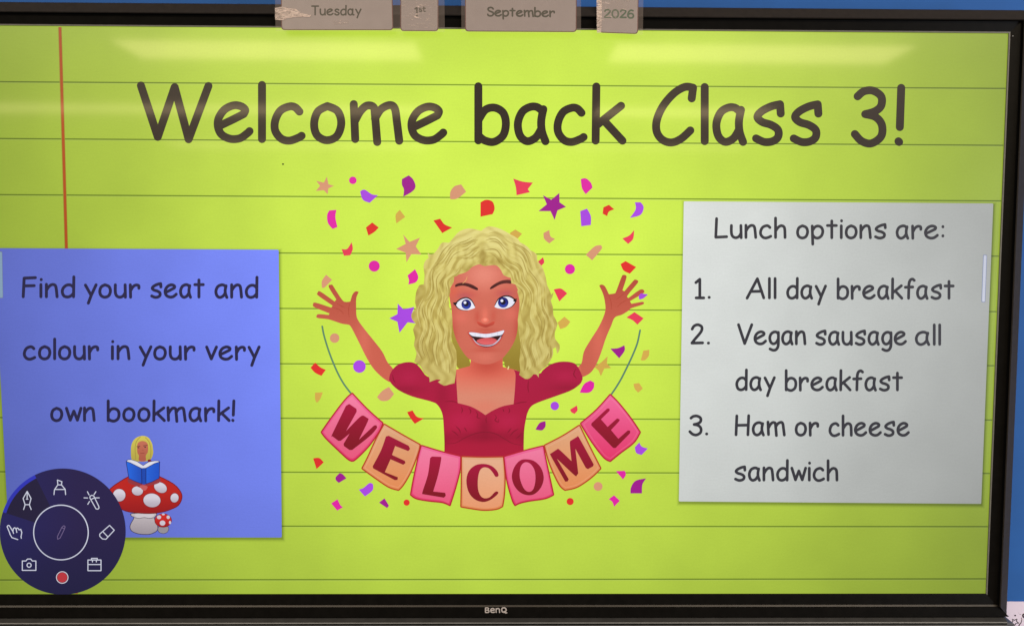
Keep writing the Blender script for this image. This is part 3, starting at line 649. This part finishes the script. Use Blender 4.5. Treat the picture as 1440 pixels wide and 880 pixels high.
def hcol(x, y):
    c = mix((230, 217, 130), (206, 189, 102), (y - 330) / 70)
    c = mix(c, (194, 175, 94), (y - 430) / 90)
    c = mix(c, (150, 124, 50), .75 * blob(x, y, 679, 362, 5, 14)); c = mix(c, (158, 132, 56), .55 * blob(x, y, 661, 378, 16, 6)); c = mix(c, (158, 132, 56), .6 * blob(x, y, 700, 368, 14, 6))
    c = mix(c, (160, 136, 60), .6 * blob(x, y, 588, 410, 8, 26)); c = mix(c, (164, 140, 62), .5 * blob(x, y, 776, 430, 8, 50)); c = mix(c, (168, 142, 64), .5 * blob(x, y, 584, 470, 6, 40))
    c = mix(c, (206, 192, 116), .5 * blob(x, y, 620, 520, 18, 20)); c = mix(c, (204, 188, 110), .5 * blob(x, y, 748, 500, 14, 30)); c = mix(c, (228, 216, 130), .6 * blob(x, y, 660, 332, 14, 8)); c = mix(c, (230, 218, 134), .6 * blob(x, y, 702, 334, 14, 9))
    # broad soft waves of the curls
    if y < 378: r_ = math.dist((x, y), (679, 372)); a_ = math.atan2(372 - y, x - 679); u = r_ * .52 + 1.5 * math.sin(a_ * 7)
    else: u = (x - 679) * .42 + 2.0 * math.sin(y * .21 + (1 if x > 679 else 0)) + .9 * math.sin(y * .09)
    v = math.sin(u)
    c = mix(c, (146, 120, 50), .24 * max(0, v) ** 1.3); c = mix(c, (236, 224, 146), .22 * max(0, -v))
    return c
def guide(Gd, t, s0, s1, ph, amp):
    a, b = cat(Gd[0], sub=8), cat(Gd[1], sub=8); n = min(len(a), len(b)); out = []
    for i in range(int(s0 * (n - 1)), int(s1 * (n - 1)) + 1):
        x = a[i][0] * (1 - t) + b[i][0] * t; y = a[i][1] * (1 - t) + b[i][1] * t
        j = min(i + 1, n - 1); k = max(i - 1, 0); dx, dy = a[j][0] - a[k][0], a[j][1] - a[k][1]; d = math.hypot(dx, dy) or 1
        wv = amp * math.sin(i / (n - 1) * 30 + ph) * min(1, i / 12)
        out.append((x - dy / d * wv, y + dx / d * wv))
    return out
locks = [[], [], [], []]; inside_t = lambda t: .06 < t < .94
tp = lambda t: math.sin(math.pi * (t * .92 + .04)) ** .7
rh = random.Random(11)
for Gd, ph0 in ((GL, 0), (GR, 1.1)):
    for i in range(10):
        t = .10 + .80 * i / 9
        s = rh.uniform(0, .08)
        while s < .92:
            ln = rh.uniform(.10, .24); e = min(.98, s + ln)
            ph = ph0 + .8 * math.sin(i * .8) + i * .15
            locks[0 if rh.random() < .5 else 1] += stroke(guide(Gd, t, s, e, ph, 2.7), rh.uniform(3.0, 5.6), taper=tp, nc=8)
            if rh.random() < .5: locks[2] += stroke(guide(Gd, min(.93, t + .035), s + .02, e, ph, 2.7), 1.5, taper=tp, nc=6)
            if rh.random() < .5: locks[3] += stroke(guide(Gd, max(.07, t - .035), s + .02, e, ph, 2.7), 1.6, taper=tp, nc=6)
            s = e + rh.uniform(-.02, .03)
sh = lambda k, lim: (lambda x, y: mix(hcol(x, y), lim, k))
art('curly_hair', [(smart(hair, 50, .25, 2), hcol, 2.4), (locks[0], sh(.26, (150, 124, 50))), (locks[1], sh(.24, (238, 228, 156))), (locks[2], sh(.42, (134, 108, 42))), (locks[3], sh(.34, (240, 230, 160)))], 18, wom)
art('stray_curl', [(stroke(cat(A([(582,530),(575,556),(560,578),(540,594)])), .9, taper=tp, nc=6), (232, 176, 110))], 21, wom)
pal = []
for zf, qs in ((D, ([(158,262),(200,275),(225,300)], [(180,235),(205,250),(232,262)], [(262,232),(252,270),(256,320)])), (E_, ([(600,215),(560,235),(535,260)], [(578,178),(550,200),(530,215)], [(487,190),(500,230),(502,275)]))):
    pal = []
    for q in qs: pal += stroke(cat(zf(q)), .8, taper=tp, nc=6)
    art('palm_crease', [(pal, (176, 70, 52))], 12, wom)

art('confetti_piece', [(rnd(E_([(662,195),(675,178),(718,184),(690,208),(666,215)]), 1), CP['V'])], 14, disp, label='violet piece of drawn confetti over a fingertip')

# ------------------------------------------------------------------ mushroom reader picture
M_ = zoomed(150, 600, 5.5)
OUT = (70, 18, 38)
def ol(pts, wd=1.0, c=OUT): return (stroke(pts, wd, True, nc=6), c)
cap = cat(M_([(12,500),(50,458),(90,430),(160,388),(230,365),(290,360),(350,366),(420,388),(520,442),(572,500),(582,550),(555,605),(500,635),(440,655),(370,666),(300,668),(220,662),(150,650),(70,612),(25,560)]), True, 3)
mu = art('mushroom_picture', [(cap, lambda x, y: mix((186, 34, 30), (150, 20, 26), (y - 690) / 32), 4), ol(cap, 1.2, (110, 14, 24))], 10, bn)
st = cat(M_([(198,668),(195,690),(212,700),(188,745),(180,775),(195,805),(240,824),(290,830),(340,827),(385,805),(396,780),(388,745),(368,705),(384,682),(370,665)]), True, 3)
art('mushroom_stem', [(st, lambda x, y: mix((196, 186, 190), (160, 150, 156), (y - 722) / 26), 3), ol(st, .9, (50, 36, 60)),
                      (stroke(cat(M_([(215,700),(250,706),(290,700),(330,706),(368,700)])), .8, nc=6), (90, 80, 96)), (cat(M_([(225,672),(360,672),(352,698),(320,702),(290,696),(255,704),(228,696)]), True, 3), (206, 198, 204))], 8, mu)
sp = []
for cx, cy, rx, ry, r in ((97,527,50,50,0), (238,494,45,37,.1), (416,468,54,40,.5), (350,567,68,55,.1), (525,548,33,37,.2)):
    sp.append((ell(150 + cx / 5.5, 600 + cy / 5.5, rx / 5.5, ry / 5.5, r), lambda x, y, q=600 + cy / 5.5: mix((214, 208, 220), (186, 176, 190), (y - q) / 9 + .4), 3)); sp.append(ol(ell(150 + cx / 5.5, 600 + cy / 5.5, rx / 5.5, ry / 5.5, r), .7, (120, 20, 34)))
for k in range(5): art('white_spot', sp[2 * k:2 * k + 2], 12, mu)
st2 = M_([(398,770),(480,770),(480,795),(468,815),(440,825),(410,818),(395,800)])
c2 = ell(150 + 437 / 5.5, 600 + 722 / 5.5, 65 / 5.5, 52 / 5.5)
l2 = [(rnd(st2, 2), (150, 144, 150)), ol(rnd(st2, 2), .6, (50, 36, 60)), (c2, lambda x, y: mix((206, 40, 36), (160, 22, 26), (y - 728) / 12), 3), ol(c2, .8, (110, 14, 24))]
for cx, cy, rx, ry in ((405,697,17,15), (432,742,22,20), (476,697,13,14), (490,738,9,13), (438,675,12,7)): l2.append((ell(150 + cx / 5.5, 600 + cy / 5.5, rx / 5.5, ry / 5.5, n=14), (206, 198, 208)))
art('small_mushroom', l2, 12, mu)
hr = cat(M_([(275,68),(322,82),(350,125),(358,165),(360,205),(345,245),(318,262),(290,268),(235,266),(195,256),(187,200),(192,135),(222,88)]), True, 3)
fa = cat(M_([(236,150),(245,120),(280,108),(312,122),(320,150),(318,195),(302,222),(302,262),(250,262),(250,222),(238,200)]), True, 3)
lg = cat(M_([(165,398),(215,412),(280,440),(350,415),(412,395),(414,425),(372,445),(318,455),(310,482),(292,490),(272,476),(225,455),(170,432)]), True, 3)
rd = art('reading_woman', [(lg, (150, 52, 62)), (cat(M_([(255,455),(290,450),(316,462),(305,485),(290,492),(270,480)]), True), (196, 92, 92)),
                           (hr, lambda x, y: mix((212, 198, 88), (182, 166, 72), (y - 615) / 30), 3), (stroke(cat(M_([(262,75),(232,110),(220,160),(224,250)])), .8, nc=6), (160, 142, 58)), (stroke(cat(M_([(300,82),(330,120),(342,180),(336,245)])), .8, nc=6), (160, 142, 58)),
                           (fa, lambda x, y: mix((196, 112, 88), (176, 92, 72), (y - 622) / 22), 3),
                           (stroke(M_([(232,152),(258,148)]), .8, nc=6) + stroke(M_([(284,146),(314,142)]), .8, nc=6), (70, 34, 30)),
                           (ell(150 + 246 / 5.5, 600 + 160 / 5.5, 1.3, .8, n=10), (60, 36, 50)), (ell(150 + 298 / 5.5, 600 + 156 / 5.5, 1.3, .8, n=10), (60, 36, 50)),
                           (stroke(M_([(262,203),(292,202)]), .7, nc=6), (140, 56, 52)), (stroke(M_([(272,180),(285,181)]), .5, nc=6), (150, 74, 60)), (rnd(M_([(318,252),(340,250),(350,268),(318,272)]), .5), (120, 24, 40))], 14, mu)
pg = M_([(152,268),(162,254),(190,252),(235,266),(282,298),(325,270),(370,262),(400,262),(412,274),(300,318),(270,320)])
lc = M_([(150,266),(180,276),(270,320),(272,440),(215,418),(172,398)]); rc = M_([(410,270),(370,282),(304,318),(304,440),(350,424),(406,396)]); spn = M_([(268,318),(306,318),(306,440),(288,446),(270,440)])
art('open_book', [(pg, (222, 222, 232)), ol(pg, .7, (40, 30, 80)), (lc, lambda x, y: mix((34, 104, 224), (28, 78, 186), (x - 178) / 20), 4), (rc, lambda x, y: mix((34, 98, 214), (26, 80, 196), (x - 206) / 18), 4), (spn, (24, 70, 172)),
                  ol(lc, .8, (22, 22, 84)), ol(rc, .8, (22, 22, 84))], 20, mu)

# ------------------------------------------------------------------ round tool wheel
Wz = zoomed(0, 650, 4.4); WX, WY, WR = 88.2, 746.9, 88.6
wh = art('tool_wheel', [(ell(WX, WY, WR, n=96), lambda x, y: mix(mix((34, 32, 88), (38, 30, 74), (x - 20) / 90), (24, 24, 62), (y - 740) / 110), 8),
                        ([(WX + math.cos(a) * WR, WY + math.sin(a) * WR) for a in [math.radians(198 + i * 2.4) for i in range(20)]] + [(WX + math.cos(a) * (WR - 5), WY + math.sin(a) * (WR - 5)) for a in [math.radians(243.6 - i * 2.4) for i in range(20)]], (44, 50, 176)),
                        ([(WX + math.cos(a) * (WR - 5), WY + math.sin(a) * (WR - 5)) for a in [math.radians(198 + i * 2.4) for i in range(20)]] + [(WX + math.cos(a) * 40, WY + math.sin(a) * 40) for a in [math.radians(243.6 - i * 2.4) for i in range(20)]], (32, 27, 58))], 24, disp,
         label='round dark navy tool menu with white line icons')
IC = (205, 208, 224)
def icon(name, segs, wd=1.35, c=IC):
    pl = []
    for q, cl in segs: pl += stroke(Wz(q), wd, cl, nc=8)
    art(name, [(pl, c)], 27, wh)
art('inner_ring', [(stroke(ell(85.7, 748.2, 38.4, n=72), 1.5, True, nc=6), IC)], 27, wh)
icon('pen_nib_icon', [([(168,178),(192,222),(182,260),(155,260),(143,222),(168,178)], 0), ([(155,262),(146,290)], 0), ([(182,262),(193,290)], 0), ([(168,185),(168,226)], 0), ([(163,226),(173,226)], 0)])
icon('highlighter_icon', [([(355,108),(383,118),(380,138),(358,138)], 1), ([(356,140),(337,168),(334,198)], 0), ([(382,140),(403,165),(406,198)], 0), ([(338,166),(403,166)], 0)])
icon('wand_icon', [([(556,218),(594,286),(606,288),(613,280),(611,270),(580,206),(568,202),(557,208)], 1), ([(563,228),(584,218)], 0), ([(520,218),(542,219)], 0), ([(541,180),(551,200)], 0), ([(593,180),(582,198)], 0), ([(590,218),(614,218)], 0), ([(543,258),(554,240)], 0)])
icon('eraser_icon', [([(617,442),(678,388),(707,418),(655,474),(634,472),(617,455)], 1), ([(636,426),(668,460)], 0)])
icon('toolbox_icon', [([(544,602),(625,602),(625,668),(544,668)], 1), ([(544,630),(625,630)], 0), ([(566,600),(566,592),(602,592),(602,600)], 0), ([(572,602),(572,614)], 0), ([(596,602),(596,614)], 0)])
icon('camera_icon', [([(138,608),(160,608),(170,596),(190,596),(200,608),(222,608),(222,666),(138,666)], 1), (ell(180, 634, 13, n=14), 1)])
icon('hand_icon', [([(62,440),(44,396),(50,388),(58,390),(80,426),(82,408),(92,402),(100,412),(106,404),(114,408),(118,416),(128,412),(135,432),(130,458),(132,468)], 0), ([(60,440),(74,464),(90,469),(110,476)], 0), ([(80,426),(84,438)], 0), ([(100,412),(104,432)], 0)])
icon('pencil_icon', [([(395,390),(403,396),(400,408),(372,466),(357,474),(355,458),(384,398)], 1), ([(382,402),(400,410)], 0)], 1.0, (112, 96, 136))
rcx, rcy = Wz([(385, 710)])[0]
art('record_button', [(ell(rcx, rcy, 8.7), (214, 208, 218)), (ell(rcx, rcy, 7.6), (34, 28, 60)), (ell(rcx, rcy, 7.0), (186, 52, 62))], 27, wh)

# ------------------------------------------------------------------ maker's name on the lower frame
logo_m = plain('logo_grey', (.50, .46, .46), .5)
Q = zoomed(640, 820, 12)
lg_ = []
for q, wd, cl in (([(512,408),(512,486)], 1.5, 0), ([(512,408),(548,408),(566,418),(562,436),(545,446),(516,446)], 1.5, 0), ([(545,446),(572,458),(570,478),(552,486),(512,486)], 1.5, 0),
                  ([(604,452),(660,446),(658,428),(640,418),(616,422),(602,440),(602,466),(616,482),(640,486),(664,480)], 1.6, 0),
                  ([(692,486),(692,420)], 1.5, 0), ([(692,434),(712,420),(734,420),(748,434),(750,486)], 1.6, 0),
                  ([(800,410),(832,406),(856,420),(862,446),(850,472),(822,484),(796,474),(786,446),(790,422)], 1.7, 1), ([(828,468),(850,494),(872,492)], 1.6, 0)):
    lg_ += stroke(Q(q), wd, bool(cl), nc=8)
art('maker_logo', [(lg_, logo_m)], 0, disp, depth=-.0078)

# ------------------------------------------------------------------ laminated date cards hung over the top of the frame
card_m = plain('card_print', (.355, .305, .305), .45, noise=.04, scale=60, spec=.5, coat=.25)
border_m = plain('card_border', (.12, .03, .027), .5)
def film(name, haze, bumps=0.0, scale=300, crinkle_glints=0):
    if name in MATS: return MATS[name]
    m, N, L, b = nt(name)
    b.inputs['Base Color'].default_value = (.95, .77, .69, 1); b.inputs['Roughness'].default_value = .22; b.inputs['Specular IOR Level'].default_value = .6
    t = N.new('ShaderNodeBsdfTransparent'); mx = N.new('ShaderNodeMixShader'); tc = N.new('ShaderNodeTexCoord')
    L.new(t.outputs[0], mx.inputs[1]); L.new(b.outputs[0], mx.inputs[2]); L.new(mx.outputs[0], N['Material Output'].inputs['Surface'])
    mx.inputs[0].default_value = haze
    if crinkle_glints:
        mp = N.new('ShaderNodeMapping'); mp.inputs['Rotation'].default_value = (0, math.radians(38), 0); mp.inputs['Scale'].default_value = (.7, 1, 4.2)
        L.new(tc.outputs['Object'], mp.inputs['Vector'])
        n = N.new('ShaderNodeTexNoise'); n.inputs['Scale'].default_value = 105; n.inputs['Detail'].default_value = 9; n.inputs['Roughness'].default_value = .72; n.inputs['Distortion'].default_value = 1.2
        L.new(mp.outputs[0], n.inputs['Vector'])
        r = N.new('ShaderNodeMapRange'); r.inputs['From Min'].default_value = crinkle_glints; r.inputs['From Max'].default_value = crinkle_glints + .07
        r.inputs['To Min'].default_value = haze; r.inputs['To Max'].default_value = .85; L.new(n.outputs['Fac'], r.inputs['Value']); L.new(r.outputs[0], mx.inputs[0])  # opaque pinkish white noise patches paint the lamp glints onto the tape
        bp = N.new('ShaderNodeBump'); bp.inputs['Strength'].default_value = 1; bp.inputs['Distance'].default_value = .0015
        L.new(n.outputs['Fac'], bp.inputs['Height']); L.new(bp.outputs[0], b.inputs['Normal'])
    MATS[name] = m; return m
pouch_m = film('laminate_film', .05); tape_m = film('crinkled_tape_painted_glints', .03, crinkle_glints=.565); tape3_m = film('lightly_crinkled_tape_painted_glints', .03, crinkle_glints=.572); tape2_m = film('crumpled_tape_painted_glints', .25, crinkle_glints=.46)
def date_card(label, cq, pq, text, tapes, ink):
    """cq card outline, pq clear pouch outline (top-left, top-right, bottom-right, bottom-left), words, tape patches"""
    root = bpy.data.objects.new('date_card', None); COL.objects.link(root)
    yb = -.0116; c = P(sum(p[0] for p in cq) / 4, 10, yb); root.location = c
    root['label'] = label; root['category'] = 'date card'; root['group'] = 'laminated date cards along the top of the display'
    def rc(q, r): # only the two lower corners are seen; all four are rounded
        return rnd(q, r, 5)
    keep(sheet('card_border', rc(cq, 5), yb, .0004, border_m), root)
    k = 1.25
    inner = [(cq[0][0] + k, cq[0][1] + k), (cq[1][0] - k, cq[1][1] + k), (cq[2][0] - k, cq[2][1] - 1.1), (cq[3][0] + k, cq[3][1] - 1.1)]
    keep(sheet('card_face', rc(inner, 4.4), yb - .0004, .0002, card_m), root)
    keep(sheet('laminate_pouch', rc(pq, 1.5), yb - .0008, .0002, pouch_m), root)
    for t in text:
        keep(art('printed_word', [(word(*t[:5], t[5], gap=t[6] if len(t) > 6 else 15, slope=t[7] if len(t) > 7 else 0, sub=4, nc=10), ink)], 0, depth=yb - .00065), root)
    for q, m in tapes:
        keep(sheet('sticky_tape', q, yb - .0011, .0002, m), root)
    return root
ink1 = plain('card_ink', (.034, .042, .028), .6); ink2 = plain('card_ink_green', (.05, .115, .065), .6)
date_card('wide laminated card printed Tuesday, leftmost of the cards on the top frame', [(394.6, -42), (551, -42), (553, 42.8), (395.6, 42.6)], [(386, -48), (561, -48), (562, 44.6), (387.5, 44)],
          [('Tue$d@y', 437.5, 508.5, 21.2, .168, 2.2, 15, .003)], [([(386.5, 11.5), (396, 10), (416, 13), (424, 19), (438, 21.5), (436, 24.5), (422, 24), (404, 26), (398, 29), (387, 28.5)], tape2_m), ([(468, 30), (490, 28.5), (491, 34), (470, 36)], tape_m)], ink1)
date_card('narrow laminated card printed 1st under heavily crinkled tape', [(563, -42), (616.6, -42), (616.4, 44.2), (563, 43.9)], [(560.5, -48), (624.5, -48), (625.5, 45.6), (561.5, 45)],
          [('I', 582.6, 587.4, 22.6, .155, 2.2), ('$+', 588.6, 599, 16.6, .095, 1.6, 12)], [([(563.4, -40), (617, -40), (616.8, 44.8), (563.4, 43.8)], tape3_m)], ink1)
date_card('wide laminated card printed September, between the 1st and 2026 cards', [(653.6, -42), (811.4, -42), (810.8, 45.4), (654, 44.6)], [(648, -48), (817, -48), (817, 47), (649, 46)],
          [('September', 684.6, 780.6, 22.6, .160, 2.5, 13, .012)], [], ink1)
date_card('narrow laminated card printed 2026 with crumpled tape down its left edge', [(841, -42), (898.6, -42), (897.2, 48.2), (842.6, 46.2)], [(838, -48), (905.5, -48), (904, 49.6), (839.5, 47.4)],
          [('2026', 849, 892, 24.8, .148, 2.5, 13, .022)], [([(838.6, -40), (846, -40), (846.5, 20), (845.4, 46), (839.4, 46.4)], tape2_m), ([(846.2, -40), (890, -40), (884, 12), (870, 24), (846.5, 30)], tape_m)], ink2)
